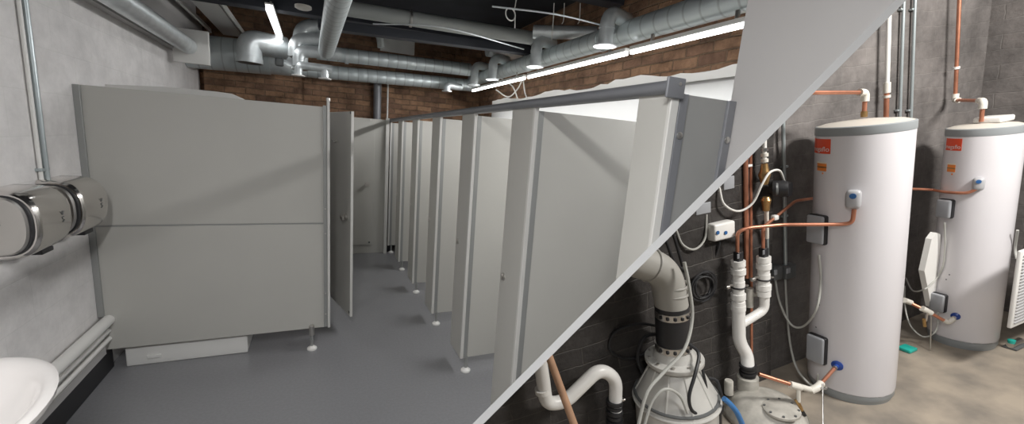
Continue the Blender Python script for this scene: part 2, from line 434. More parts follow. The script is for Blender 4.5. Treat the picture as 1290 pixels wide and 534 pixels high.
# open door
hp_, fp_ = V((.135, 4.08, 0)), V((.285, 3.53, 0))
dd = (fp_ - hp_); dl = dd.length; dd.normalize(); dn = V((dd.y, -dd.x, 0))
t = thing('cubicle_door', hp_, 'pale cubicle door standing open beside the left corner post', 'door')
obj('door_leaf', obox(new(), (hp_ + fp_) / 2 + WZ * 1.0, (dd, dn, WZ), (dl, .018, 1.72), .002), 'laminate', t, 'W', smooth=False)
obj('edge_strip', obox(new(), fp_ + WZ * 1.0, (dd, dn, WZ), (.006, .021, 1.722), .001), 'lam_edge', t, 'W', smooth=False)
def on_door(px, py, d=0.012):
    r = ray(px, py); n = dn if dn.dot(r) < 0 else -dn
    k = (hp_ + n * d - CAM).dot(n) / r.dot(n); return CAM + r * k, n
p, n = on_door(436, 273)
a = frame(n)
lk = obj('lock_knob', lathe([(.03, 0), (.03, .015), (.016, .02), (.016, .045), (0, .046)], p, a, 20), 'steel', t, 'W')
obj('thumb_turn', obox(new(), p + n * .04 - WZ * .005 + dd * .02, (dd, n, WZ), (.06, .02, .03), .004), 'steel', lk, 'W')
p, n = on_door(425, 178)
hk = obj('coat_hook', obox(new(), p + n * .004, (dd, n, WZ), (.05, .008, .02), .002), 'steel', t, 'W')
obj('hook_prong', tube(smooth_path([p, p + n * .03 - WZ * .012, p + n * .045 + WZ * .01], 5), .006, 10), 'steel', hk, 'W')
for px, py in ((442, 142), (440, 393)):
    p, n = on_door(px, py, .009)
    obj('screw', lathe([(.011, 0), (.011, .004), (0, .005)], p, frame(n), 12), 'sockets', t, 'W')
# fronts of the left row going back, behind the open door
t = thing('left_row_front', V((.1, 5.0, 0)), 'pale front panel of the left cubicle row behind the open door', 'partition')
obj('panel', box(.09, .108, 4.10, 5.98, .15, 1.87, .002), 'laminate', t, 'W', smooth=False)
# white plinth visible under the side panel
t = thing('white_plinth', V((-.83, 3.6, 0)), 'low white boxed plinth on the floor under the left side panel', 'plinth')
obj('tray_body', box(-1.20, -.47, 3.37, 4.15, 0, .135, .008), 'white_pl', t, 'W')
obj('drain_boss', box(-1.08, -1.0, 3.36, 3.372, .045, .07, .003), 'white_pl', t, 'W')
# white boxed duct casing peeking over the side panel
bm = new()
prism([at(x, y, Y=3.75) for x, y in ((126, 130), (126, 106), (205, 109), (270, 115), (292, 118), (306, 125), (308, 140))], V((0, .5, 0)), bm)
tag(obj('white_sheeting', bm, 'white_pl', None, 'W'), 'white sheeting draped behind the top edge of the left side panel', 'sheet')

# ---- hand dryers
def dryer(y0, y1, label):
    zc, hx, hz = 1.195, .185, .155
    t = thing('hand_dryer', V((XL, (y0 + y1) / 2, zc)), label, 'hand dryer', 'chrome hand dryers on the left wall')
    w = y1 - y0
    def sect(y, kx, kz, n=22):
        pts = [V((XL + .002, y, zc - hz * kz)), ]
        for k in range(n + 1):
            a = -PI / 2 + PI * k / n
            pts.append(V((XL + .05 + (hx - .05) * kx * math.cos(a) ** .75 if math.cos(a) > 0 else XL + .05, y, zc + hz * kz * (abs(math.sin(a)) ** .85) * (1 if math.sin(a) > 0 else -1))))
        pts.append(V((XL + .002, y, zc + hz * kz)))
        return pts
    def loft(secs):
        bm = new(); R_ = [[bm.verts.new(p) for p in s] for s in secs]
        for a, b in zip(R_, R_[1:]):
            for k in range(len(a)):
                k2 = (k + 1) % len(a); bm.faces.new((a[k], a[k2], b[k2], b[k]))
        bm.faces.new(R_[0][::-1]); bm.faces.new(R_[-1]); return bm
    # big drum cover
    obj('drum_cover', loft([sect(y0 + w * .05, .90, .92), sect(y0 + w * .08, .97, .98), sect(y0 + w * .13, 1.0, 1.0), sect(y0 + w * .8, 1.0, 1.0), sect(y0 + w * .94, .93, .95), sect(y1, .75, .84)]), 'chrome', t, 'W', label='polished curved cover')
    obj('nozzle_recess', loft([sect(y0 + w * .02, .83, .86), sect(y0 + w * .10, .90, .91)]), 'blackgap', t, 'W', label='dark crescent slot')
    obj('side_plate', loft([sect(y0 - w * .01, .70, .80), sect(y0 + w * .01, .76, .84), sect(y0 + w * .05, .76, .84)]), 'steel', t, 'W')
    obj('plate_bolt', lathe([(.006, 0), (.006, .004), (0, .005)], V((XL + .06, y0 - w * .01, zc + .01)), (WX, WZ, -WY), 12), 'sockets', t, 'W')
    # embossed v and 5 shaped mark
    cx = XL + hx + .001
    mk_ = new()
    yb = y0 + w * .62
    tube([V((cx, yb - .012, zc + .035)), V((cx, yb, zc + .018)), V((cx, yb + .012, zc + .035))], .0016, 6, mk_)
    tube([V((cx, yb + .01, zc + .008)), V((cx, yb - .006, zc + .006)), V((cx, yb - .004, zc - .002)), V((cx, yb + .01, zc - .008)), V((cx, yb - .004, zc - .018))], .0016, 6, mk_)
    obj('embossed_mark', mk_, 'sockets', t, 'W')
    obj('sensor_lip', box(XL + .03, XL + .12, y0 + w * .45, y0 + w * .75, zc - hz - .012, zc - hz + .01, .004), 'blackgap', t, 'W')
dryer(2.42, 2.74, 'chrome hand dryer nearest the camera, above the wash basin on the white wall')
dryer(2.82, 3.15, 'chrome hand dryer farther along, against the left side panel')
# basin
BC = V((-1.005, 1.45, .83))
t = thing('wash_basin', V((-1.02, 1.45, .6)), 'white ceramic wash basin on the left wall under the dryers', 'basin')
prof = [(0, -.17), (.10, -.17), (.2, -.13), (.30, -.05), (.345, .0), (.35, .02), (.335, .028), (.31, .022), (.29, .0), (.24, -.07), (.12, -.11), (0, -.115)]
bm = lathe(prof, BC, WAX, 48, sx=.80, sy=1.18)
obj('bowl', bm, 'ceramic', t, 'W', angle=60)
obj('waste_ring', lathe([(.03, 0), (.03, .004), (.02, .006), (0, .003)], BC - WZ * .113, WAX, 20), 'steel', t, 'W')
obj('pedestal', lathe([(.08, 0), (.07, .3), (.09, .66)], V((-1.08, 1.45, 0)), WAX, 24), 'ceramic', t, 'W')
# pipes along the wall and conduit
for nm, z, r, x, lab in (('waste_pipe', .375, .034, XL + .05, 'thick white waste pipe, topmost of three along the left wall'), ('water_pipe', .30, .014, XL + .045, 'thin white pipe just under the thick one on the left wall'),
                    ('water_pipe', .245, .014, XL + .045, 'lowest thin white pipe on the left wall above the skirting')):
    tag(obj(nm, tube([V((x, -.6, z)), V((x, 3.32, z))], r, 18), 'white_pl', None, 'W'), lab, 'pipe')
c = at(60, 232, X=XL + .02)
t = thing('wall_conduit', V((XL, c.y, 1.3)), 'galvanised conduit pair running down the left wall to the dryers', 'conduit')
obj('conduit_tube', tube([V((XL + .022, c.y, 1.32)), V((XL + .022, c.y, 2.7))], .012, 12), 'conduit', t, 'W')
obj('conduit_tube', tube([V((XL + .012, c.y - .03, 1.32)), V((XL + .012, c.y - .03, 2.7))], .009, 12), 'white_pl', t, 'W')
obj('saddle', obox(new(), V((XL + .012, c.y - .012, 1.40)), WAX, (.03, .075, .016), .003), 'conduit', t, 'W')
bm = new(); obox(bm, V((XL + .02, 3.37, .3)), WAX, (.0, .0, .0)) if False else None

# ---- ceiling services
def duct(name, pts, r, label, rad=.12, m='duct', cat='duct', collars=(), group=None, seg=24):
    P_ = rounded(pts, rad, 8) if len(pts) > 2 else pts
    t = thing(name, pts[0], label, cat, group)
    obj('duct_tube', tube(P_, r, seg), m, t, 'W')
    for (a, b) in collars:
        obj('collar', tube([a, b], r * 1.07, seg), 'galv', t, 'W')
    return t
# long duct over the right wall lamps
p1, p2 = V((2.13, .95, 2.56)), V((2.13, 5.9, 2.56))
duct('supply_duct', [p1, p2], .082, 'long galvanised spiral duct running above the strip lights on the right', collars=[(V((2.13, y, 2.56)), V((2.13, y + .03, 2.56))) for y in (1.6, 2.9, 4.2)])
# periscope valves
per = [(762, 30, 58), (674, 60, 84), (620, 75, 100), (597, 88, 107), (563, 100, 115)]
plab = ['largest galvanised drop elbow with flange nearest the camera on the long duct', 'galvanised drop elbow with flange second along the long duct', 'galvanised drop elbow third along the long duct above the lamp', 'small galvanised drop elbow fourth along, near the lamp end', 'smallest galvanised drop elbow hanging off the far cross duct']
for i, (x, yt, yb) in enumerate(per):
    if i < 4:
        b = at(x, yb, X=1.93); a = V((1.93, b.y, 2.63 + .04))
        path = [b, a, V((2.13, b.y + .03, 2.66 if i else 2.64))]
    else:
        b = at(x, yb, Y=5.72); a = V((b.x, 5.72, 2.43)); path = [b, a, V((b.x + .22, 5.80, 2.43))]
    r = .052 if i < 4 else .045
    t = thing('extract_elbow', b, plab[i], 'duct elbow', 'drop elbows along the right hand ducts')
    obj('elbow_tube', tube(rounded(path, .14, 8), r, 20), 'galv', t, 'W')
    obj('flange', lathe([(r * 1.0, 0.0), (r * 1.55, 0), (r * 1.55, .012), (r * 1.02, .02)], b - WZ * .005, WAX, 24), 'galv', t, 'W')
    mid = path[0] * .45 + path[1] * .55
    obj('collar', lathe([(r * 1.07, -.012), (r * 1.07, .012)], mid, WAX, 20), 'galv', t, 'W')
# cross ducts
cy = 5.75
a, b = at(437, 71, Y=cy), at(592, 88, Y=cy)
duct('cross_duct', [a - WX * .35, b], .085, 'upper galvanised cross duct in front of the back brick wall', collars=[(a - WX * .02, a + WX * .02)])
a, b = at(360, 86, Y=5.95), at(597, 108, Y=5.95)
duct('cross_duct', [a, b], .085, 'lower galvanised cross duct just above the back brick wall')
b2 = at(250, 65, Y=5.9)
t = thing('main_duct', b2, 'large galvanised main duct leaving the left wall below the ceiling', 'duct')
obj('duct_tube', tube([V((XL, 5.9, b2.z)), b2, at(340, 74, Y=5.9)], .185, 32), 'duct', t, 'W')
obj('reducer', tube([at(340, 74, Y=5.9), at(368, 86, Y=5.9)], [.185, .10], 32), 'galv', t, 'W')
c = at(318, 62, Y=5.5)
obj('branch_elbow', tube(rounded([c + V((.32, .15, .08)), c + V((-.03, 0, .08)), c + V((-.03, 0, -.10))], .2, 10), .125, 24), 'galv', t, 'W')
obj('damper_ring', tube([c + V((-.03, 0, -.10)), c + V((-.03, 0, -.15))], .132, 24), 'galv', t, 'W')
obj('opening', tube([c + V((-.03, 0, -.149)), c + V((-.03, 0, -.152))], .115, 24), 'sockets', t, 'W')
# Y direction duct on left wall
a, b = at(140, 0, X=-1.12), at(237, 56, X=-1.12)
a = V((-1.12, 2.6, 2.42)); b.z = 2.42
duct('wall_duct', [a, b], .075, 'galvanised duct running high along the left wall into a white box', m='galv')
tag(obj('duct_plate', obox(new(), b + V((.02, .03, -.0)), WAX, (.30, .05, .32), .004), 'white_pl', None, 'W'), 'white square mounting plate at the end of the left wall duct', 'plate')
tag(obj('duct_hanger', obox(new(), at(219, 38, X=-1.1), WAX, (.03, .05, .05), .006), 'white_pl', None, 'W'), 'small white bracket above the left wall duct', 'bracket')
# left trays / beams along Y
def ybeam(name, xa, xb, z, y0, y1, label, m='white_pl', h=.05, cat='tray'):
    return tag(obj(name, box(xa, xb, y0, y1, z, z + h, .004), m, None, 'W', smooth=False), label, cat)
ybeam('cable_tray', -1.02, -.80, 2.78, 2.5, 6.4, 'broad pale cable tray under the ceiling at upper left')
ybeam('tray_rail', -1.16, -1.14, 2.78, 2.5, 6.4, 'thin white rail beside the broad pale cable tray')
ybeam('tray_rail', -.78, -.76, 2.77, 2.5, 6.4, 'thin white lip rail on inner side of the broad tray')
# thick duct toward the camera
a, b = at(425, 8, Z=2.5), at(411, 64, Z=2.5)
duct('centre_duct', [V((a.x, 2.6, 2.5)), b], .077, 'short thick galvanised duct pointing towards the camera in the upper centre', rad=.1)
# stack of elbows left of it
Y0 = 5.45
stack = [([(378, 88), (378, 66), (380, 36), (402, 33), (425, 35)], .085, 'largest arched galvanised elbow at top of the upper centre stack'),
         ([(372, 72), (373, 50), (400, 50), (420, 52)], .075, 'second galvanised elbow of the upper centre stack, under the arch'),
         ([(376, 84), (377, 64), (402, 66), (430, 68)], .065, 'third galvanised elbow of the upper centre stack')]
for i, (pp, r, lab) in enumerate(stack):
    P_ = [at(x, y, Y=Y0 - .05 * i) for x, y in pp]
    t = thing('stack_elbow', P_[0], lab, 'duct elbow', 'elbows stacked in the upper centre')
    obj('elbow_tube', tube(rounded(P_, .2, 8), r, 22), 'galv', t, 'W')
    obj('collar', tube([P_[-2], P_[-2] * .7 + P_[-1] * .3], r * 1.07, 22), 'galv', t, 'W')
for i, (x0, x1, y0, y1, lab) in enumerate(((371, 381, 82, 96, 'small white valve spigot hanging left under the elbow stack'), (404, 415, 84, 100, 'small white valve spigot hanging right under the elbow stack'))):
    p0, p1 = at((x0 + x1) / 2, y0, Y=5.2), at((x0 + x1) / 2, y1, Y=5.2)
    t = thing('valve_spigot', p1, lab, 'spigot', 'spigots under the elbow stack')
    obj('spigot_tube', tube(rounded([p0 + WX * .34, p0, p1], .12, 8) if i == 0 else [p0, p1], .042, 18), 'galv', t, 'W')
    obj('rim', lathe([(.05, 0), (.068, 0), (.068, .012), (.05, .016)], p1, WAX, 20), 'white_pl', t, 'W')
# dark beams and pipes across
def xbeam(name, pA, pB, h, d, label, m='dark_beam', cat='beam'):
    dv = (pB - pA); L = dv.length; dv.normalize(); nv = WZ.cross(dv).normalized()
    return tag(obj(name, obox(new(), (pA + pB) / 2, (dv, nv, WZ), (L, d, h), .004), m, None, 'W', smooth=False), label, cat)
xbeam('steel_beam', V((-1.25, 4.75, 2.84)), V((2.4, 4.45, 2.84)), .15, .14, 'dark steel beam crossing the room above the centre duct')
xbeam('steel_beam', V((.05, 4.35, 2.64)), V((2.35, 4.15, 2.68)), .075, .12, 'lower dark beam just under the long green grey pipe')
xbeam('steel_beam', V((-1.25, 3.3, 2.98)), V((2.4, 3.1, 2.98)), .16, .14, 'dark steel beam nearest the camera at top of view')
a, b = V((.1, 3.98, 2.72)), V((2.2, 3.80, 2.72))
t = thing('drain_pipe', a, 'long straight green grey pipe crossing under the ceiling with metal collars', 'pipe')
obj('pipe_tube', tube([a, b], .062, 20), 'grey_pipe', t, 'W')
for x in (519, 672):
    q = at(x, 22 if x < 600 else 48, Z=2.72)
    k = (q.x - a.x) / (b.x - a.x); c = a.lerp(b, k); dv = (b - a).normalized()
    obj('clamp', tube([c - dv * .01, c + dv * .01], .070, 20), 'steel', t, 'W')
a, b = at(440, 38, Y=5.2), at(478, 42, Y=5.2)
tag(obj('bent_pipe', tube(rounded([a, b, at(480, 60, Y=5.2)], .12, 8), .04, 16), 'grey_pipe', None, 'W'), 'small dull bent pipe in the shadow right of the elbow stack', 'pipe')
tag(obj('ceiling_plate', obox(new(), at(501, 58, Y=6.3), WAX, (.48, .02, .19), .003), 'white_pl', None, 'W'), 'blank off white plate high on the back brick wall', 'plate')
tag(obj('ceiling_disc', lathe([(.05, 0), (.07, .01), (.07, .03), (0, .03)], at(382, 12, Z=2.75), (WX, WY, WZ), 24), 'cream_pl', None, 'W'), 'round cream ceiling fitting on the dark beam', 'fitting')
# thin pipes, wires, ladder
for (q, lab) in (([(470, 30), (560, 35), (660, 62)], 'thin wire run beneath the green grey pipe'),
          ([(620, 8), (700, 18), (760, 32)], 'thin pale pipe running toward the nearest drop elbow')):
    P_ = [at(x, y, Z=2.58) for x, y in q]
    tag(obj('service_line', tube(smooth_path(P_, 6), .006, 8), 'galv', None, 'W'), lab, 'service line')
c = at(643, 18, Z=2.66)
t = thing('cable_loop', c, 'small coiled white cable hanging from the ceiling above the lamps', 'cable')
obj('coil', ring(c, V((.2, -1, .1)), .045, .005, 24), 'white_cable', t, 'W')
obj('tail', tube([c + V((.03, 0, .03)), c + V((.05, 0, .2))], .004, 8), 'white_cable', t, 'W')
obj('tail', tube([c + V((.04, 0, 0)), c + V((.045, 0, -.09))], .004, 8), 'white_cable', t, 'W')
for x, lab in ((698, 'thin hanging wire left of the second drop elbow'), (711, 'thin hanging wire over the second drop elbow'), (731, 'thin hanging wire between the two nearest drop elbows')):
    tag(obj('hanging_wire', tube(smooth_path([at(x, 4, Z=2.9), at(x - 1, 25, Y=at(x, 4, Z=2.9).y), at(x - 3, 50 if x == 698 else 30, Y=at(x, 4, Z=2.9).y)], 5), .004, 8), 'white_cable', None, 'W'), lab, 'wire')
# dull duct between the elbows
a, b = at(672, 40, Z=2.75), at(752, 42, Z=2.75)
duct('dull_duct', [a, b], .06, 'dull grey duct stub between the two nearest drop elbows', m='galv')
t = duct('fan_unit', [at(614, 62, Y=5.0), at(655, 68, Y=5.0)], .085, 'stubby round fan unit behind the third drop elbow', m='galv')
# white cable loops at the end of lamp
for i, pp in enumerate([[(625, 113), (640, 122), (652, 112), (659, 98)], [(659, 97), (661, 115), (664, 124)], [(628, 97), (645, 108), (652, 124)]]):
    tag(obj('white_cable', tube(smooth_path([at(x, y, X=2.3) for x, y in pp], 8), .008, 8), 'white_cable', None, 'W'), ['white cable sagging in a curve at the far lamp end', 'white cable dropping straight down by the gap between lamps', 'white cable crossing diagonally behind the far lamp'][i], 'cable')
# back wall vertical pipes
for x, r, m_, lab in ((475.5, .055, 'rail', 'blue grey vertical pipe on the back brick wall'), (488.5, .012, 'white_pl', 'thin white vertical pipe right of the blue grey one')):
    p = at(x, 120, Y=6.38); tag(obj('riser_pipe', tube([V((p.x, 6.38, 1.2)), V((p.x, 6.38, 2.45))], r, 18), m_, None, 'W'), lab, 'pipe')
# black recess column at x 385 on brick
tag(obj('brick_pier', box(-.14 - 1.1, -.14, 6.36, YB - .003, 0, 2.7), 'brown_brick', None, 'W', smooth=False, uv=(WX, WZ)), 'shallow brick pier on the left part of the back wall', 'pier')
tag(obj('valve_unit', obox(new(), at(352, 76, Y=5.62), WAX, (.09, .05, .13), .02), 'sockets', None, 'W'), 'small dark strap fixing on the large main duct', 'strap')

# ---- strip lights
def strip(y0, y1, z, x, label, m_='tube_on', w=.028):
    t = thing('strip_light', V((x, (y0 + y1) / 2, z)), label, 'strip light', 'strip lights')
    obj('diffuser', box(x - w / 2, x + w / 2, y0, y1, z - w * .45, z + w * .45, .008), m_, t, 'W')
    obj('housing', box(x - w / 2 - .006, x + w / 2 + .006, y0, y1, z + w * .45, z + .04, .004), 'white_pl', t, 'W')
    for yy in (y0 + .2, y1 - .2):
        obj('hanger', box(x - .008, x + .008, yy - .01, yy + .01, z + .04, z + .1), 'steel', t, 'W')
strip(1.50, 2.52, 2.40, 2.10, 'lit white strip light nearest the camera on the right')
strip(2.56, 4.10, 2.40, 2.10, 'lit white strip light in the middle of the right hand line')
strip(4.18, 5.80, 2.40, 2.10, 'lit white strip light farthest along the right hand line')
strip(4.3, 6.1, 2.70, -.34, 'lit white strip light at upper left beyond the beam', 'tube_on2', .055)
strip(-.75, .35, 2.72, -.3, 'added unseen strip light overhead behind the viewer, a fill for the panels', 'tube_on', .06)  # unseen strip, added to brighten the panels facing the camera
def area(name, loc, rot, sx, sy, e, col=(1, 1, 1)):
    l = bpy.data.lights.new(name, 'AREA'); l.shape = 'RECTANGLE'; l.size = sx; l.size_y = sy; l.energy = e; l.color = col
    o = bpy.data.objects.new(name, l); bpy.context.collection.objects.link(o); o.location = loc
    o.rotation_euler = rot; return o
area('lamp_light_right', (2.06, 3.4, 2.37), (0, .5, 0), .06, 4.2, 66)
area('lamp_light_left', (-.34, 5.2, 2.66), (0, 0, 0), .08, 1.7, 3)
area('added_fill_front', (-.3, -.2, 2.66), (0, 0, 0), .2, 1.0, 68)  # added fill light below the unseen strip behind the camera

# ================================================================== SLOPING DIVIDER
mid = (r1.normalized() + r2.normalized()).normalized()
along = (mid - NS * mid.dot(NS)).normalized()
fwd = (R @ V((0, 0, 1))); fwd = (fwd - NS * fwd.dot(NS)).normalized()
side_ = NS.cross(fwd).normalized()
bm = obox(new(), CAM + fwd * (1.0 + 4.5), (side_, fwd, NS), (16, 9, HT * 1.9))
o = obj('wall_sloping', bm, 'divider', None, None, smooth=False); o['kind'] = 'structure'

# ================================================================== PLANT ROOM
UVP = (UW, UU)
uc = puv(pa(1243, 60)).x; ul = puv(pa(973, 300, .05)).x
struct('floor_plant', pbox(-3, uc + .2, -2.2, WV + .1, -HP - .1, -HP), 'concrete', 'P')
struct('wall_plant_back', pbox(-3, uc + .2, WV, WV + .2, -HP, 1.6), 'plant_brick', 'P', uv=UVP)
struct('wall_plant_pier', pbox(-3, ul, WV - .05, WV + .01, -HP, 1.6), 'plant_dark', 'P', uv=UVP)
struct('wall_plant_right', pbox(uc, uc + .2, -2.2, WV, -HP, 1.6), 'plant_brick', 'P', uv=(UD, UU))

def ptube(name, pts, r, m_, label=None, cat=None, parent=None, rad=.04, seg=14, smoothp=False, group=None):
    P_ = smooth_path(pts, 8) if smoothp else (rounded(pts, rad, 6) if len(pts) > 2 else pts)
    o = obj(name, tube(P_, r, seg), m_, parent, 'P')
    if label and parent is None: tag(o, label, cat, group)
    return o
def rim(parent, name, p, d, r, h, m_, prof=None, seg=24):
    d = d.normalized()
    return obj(name, lathe(prof or [(r, 0), (r, h)], p, frame(d), seg), m_, parent, 'P')

def cyl_point(tc, r, ang, w):     # ang measured from -depth direction towards +wall direction
    n = (UW * math.sin(ang) - UD * math.cos(ang))
    return tc + n * r + UU * w, n
def patch(tc, r, ang0, ang1, w0, w1, dr, n=8, bm=None):
    bm = bm or new(); g = []
    for lay in (0, dr):
        row = []
        for k in range(n + 1):
            a = ang0 + (ang1 - ang0) * k / n
            p0, nn = cyl_point(tc, r + lay, a, w0); row.append((bm.verts.new(p0), bm.verts.new(p0 + UU * (w1 - w0))))
        g.append(row)
    i, o = g
    for k in range(n):
        bm.faces.new((o[k][0], o[k + 1][0], o[k + 1][1], o[k][1])); bm.faces.new((i[k][1], i[k + 1][1], i[k + 1][0], i[k][0]))
        bm.faces.new((i[k][0], i[k + 1][0], o[k + 1][0], o[k][0])); bm.faces.new((o[k][1], o[k + 1][1], i[k + 1][1], i[k][1]))
    bm.faces.new((i[0][0], o[0][0], o[0][1], i[0][1])); bm.faces.new((o[n][0], i[n][0], i[n][1], o[n][1]))
    return bm
def solve_cyl(tc, r, px, py):      # the visible point of cylinder under a pixel -> (ang, w)
    d = PW.transposed() @ ray(px, py); o = PW.transposed() @ (CAM - tc)
    A = d.x ** 2 + d.y ** 2; B_ = 2 * (o.x * d.x + o.y * d.y); C_ = o.x ** 2 + o.y ** 2 - r * r
    D_ = B_ * B_ - 4 * A * C_
    t = (-B_ - math.sqrt(max(D_, 0))) / (2 * A)
    q = o + d * t
    return math.atan2(q.x, -q.y), q.z
def text_mesh(s, size):
    cu = bpy.data.curves.new('t', 'FONT'); cu.body = s; cu.size = size; cu.align_x = 'CENTER'; cu.extrude = 0
    ob = bpy.data.objects.new('t', cu); bpy.context.collection.objects.link(ob)
    dg = bpy.context.evaluated_depsgraph_get(); me = bpy.data.meshes.new_from_object(ob.evaluated_get(dg))
    bm = bmesh.new(); bm.from_mesh(me); bpy.data.meshes.remove(me); bpy.data.objects.remove(ob)
    return bm
def tank(tc, r, H, px, label):
    """px: pixels of its fittings"""
    t = thing('hot_water_cylinder', tc, label, 'water tank', 'hot water cylinders')
    obj('tank_body', lathe([(r * .985, .05), (r, .065), (r, H - .045)], tc, PAX, 64), 'tank', t, 'P', angle=60)
    obj('base_ring', lathe([(r * .94, 0), (r * .97, .02), (r * .985, .025), (r * .985, .05), (r * .99, .055)], tc, PAX, 64), 'band', t, 'P')
    obj('top_band', lathe([(r * 1.003, H - .045), (r * 1.012, H - .04), (r * 1.012, H - .004), (r * .99, H)], tc, PAX, 64), 'band', t, 'P')
    obj('lid', lathe([(r * .99, H - .002), (r * .8, H + .010), (r * .4, H + .018), (0, H + .022)], tc, PAX, 64), 'tank_lid', t, 'P', angle=80)
    # labels
    (ax, ay, bx, by) = px['red']
    a0, w1 = solve_cyl(tc, r, ax, ay); a1, w0 = solve_cyl(tc, r, bx, by)
    lb = obj('brand_label', patch(tc, r, a0, a1, w0, w1, .0012), 'red', t, 'P', label='red square label with white lettering')
    wd = r * (a1 - a0)
    bm = text_mesh('megaflo', 1.0)
    mxx = max(v.co.x for v in bm.verts); hl = w1 - w0
    for v in bm.verts: v.co.x *= wd * .46 / mxx; v.co.y *= hl * .46
    am = (a0 + a1) / 2
    for v in bm.verts:
        a = am + v.co.x / r; p, nn = cyl_point(tc, r + .0022, a, w0 + hl * .16 + v.co.y); v.co = p
    obj('lettering', bm, 'white_pl', lb, None)
    (ax, ay, bx, by) = px['orange']
    a0, w1 = solve_cyl(tc, r, ax, ay); a1, w0 = solve_cyl(tc, r, bx, by)
    wd = w1 - w0
    lb = obj('warning_label', patch(tc, r, a0, a1, w0, w1, .0012), 'orange', t, 'P', label='small orange label')
    obj('label_strip', patch(tc, r, a0, a1, w1, w1 + wd * .16, .0012), 'cream', lb, 'P')
    obj('label_band', patch(tc, r, a0, a1, w0 + wd * .45, w0 + wd * .6, .002), 'brass', lb, 'P')
    p, nn = cyl_point(tc, r, (a0 + a1) / 2 + .06, w0 - wd * .3)
    obj('label_dot', lathe([(wd * .12, 0), (wd * .12, .001)], p, frame(nn), 16), 'orange', lb, 'P')
    # thermostat knob housing
    a, w = solve_cyl(tc, r, *px['knob']); p, nn = cyl_point(tc, r, a, w)
    tgt = UU.cross(nn).normalized()
    s = r / .2
    kb = obj('valve_housing', obox(new(), p + nn * .018 - UU * .012 * s, (tgt, UU, nn), (.062 * s, .096 * s, .045), .018), 'dial', t, 'P', label='grey rounded valve housing')
    obj('badge', lathe([(.014 * s, 0), (.014 * s, .004), (0, .005)], p + nn * .041 + UU * .008, frame(nn), 24), 'blue_disc', kb, 'P', label='round dark blue badge')
    # heater boxes
    for key in ('box1', 'box2'):
        (cx, cy, bw_, bh_) = px[key]
        a, w = solve_cyl(tc, r, cx, cy); p, nn = cyl_point(tc, r, a + .12, w); p, n2 = cyl_point(tc, r, a, w); nn = (n2 + nn * 0 + (V((CAM - p)) - UU * (CAM - p).dot(UU)).normalized() * .45).normalized()
        tgt = UU.cross(nn).normalized()
        bx_ = obj('heater_cover', obox(new(), p + nn * .014, (tgt, UU, nn), (bw_, bh_, .034), .012), 'black', t, 'P', label='grey heater cover with black edge')
        obj('cover_lid', obox(new(), p + nn * .028 - tgt * bw_ * .02, (tgt, UU, nn), (bw_ * .93, bh_ * .95, .024), .01), 'box_grey', bx_, 'P')
    a, w = solve_cyl(tc, r, *px['blue']); p, nn = cyl_point(tc, r, a, w)
    cn = obj('inlet_collar', lathe([(.026 * s, -.004), (.028 * s, .006), (.02 * s, .010), (.012, .012), (.012, .03)], p, frame(nn), 28), 'blue', t, 'P', label='dark blue collar round the cold inlet')
    obj('inlet_stub', lathe([(.011, .0), (.011, .045)], p, frame(nn), 16), 'steel', cn, 'P')
    # paint specks
    for k, (qx, qy) in enumerate(px.get('specks', ())):
        a, w = solve_cyl(tc, r, qx, qy)
        obj('rating_mark', patch(tc, r, a - .02, a + .02, w - .004, w + .004, .0006, 2), 'sockets', t, 'P')
    # hairline seam
    return t
T1 = pw(2.5081, 1.4888, -HP); R1, H1 = .1979, 1.5256
T2 = pw(3.5565, 1.4792, -HP); R2, H2 = .1604, 1.3898
tank(T1, R1, H1, dict(red=(1027, 174, 1046, 194), orange=(1030, 205, 1041, 216), knob=(1076, 247), box1=(1033, 288, .10, .165), box2=(1032, 438, .10, .17), blue=(1055, 460), specks=((1030, 378), (1032, 384), (1028, 412))),
     'tall white hot water cylinder with grey bands, the nearer and wider of two')
tank(T2, R2, H2, dict(red=(1193, 174, 1211, 190), orange=(1194, 207, 1203, 217), knob=(1233, 229), box1=(1194, 262, .078, .12), box2=(1185, 380, .078, .125), blue=(1204, 398), specks=((1196, 346), (1192, 352))),
     'white hot water cylinder in the corner, with a white box on its lid')
tt = puv(T2)
# pipework helpers
def pipe_run(name, label, segs, group=None):
    """segs: list of (partname, pts, r, mat)"""
    t = thing(name, segs[0][1][0], label, 'pipe', group)
    for nm, pts, r, m_ in segs:
        ptube(nm, pts, r, m_, parent=t, rad=.03)
    return t
def on_plane_v(px, py, v):
    d = ray(px, py); return CAM + d * (v / d.dot(UD))
def q(px, py, off): return pa(px, py, off)
o1 = WV - 1.4888
# top pipe of tank 1
e = q(1085, 117, o1); topc = T1 + UU * (H1 + .03)
e = pw(puv(topc).x, puv(topc).y, puv(e).z)
lft = on_plane_v(985, 117, puv(topc).y)
pipe_run('cylinder_pipe', 'copper pipe with white elbow on top of the nearer cylinder', [
    ('copper_pipe', [lft, e + (lft - e).normalized() * .03], .010, 'copper'),
    ('white_elbow', [e + (lft - e).normalized() * .045, e, e - UU * .045], .018, 'cream_pl'),
    ('copper_pipe', [e - UU * .04, topc], .010, 'copper'),
    ('brass_joint', [topc + UU * .0, topc + UU * .03], .014, 'brass')])
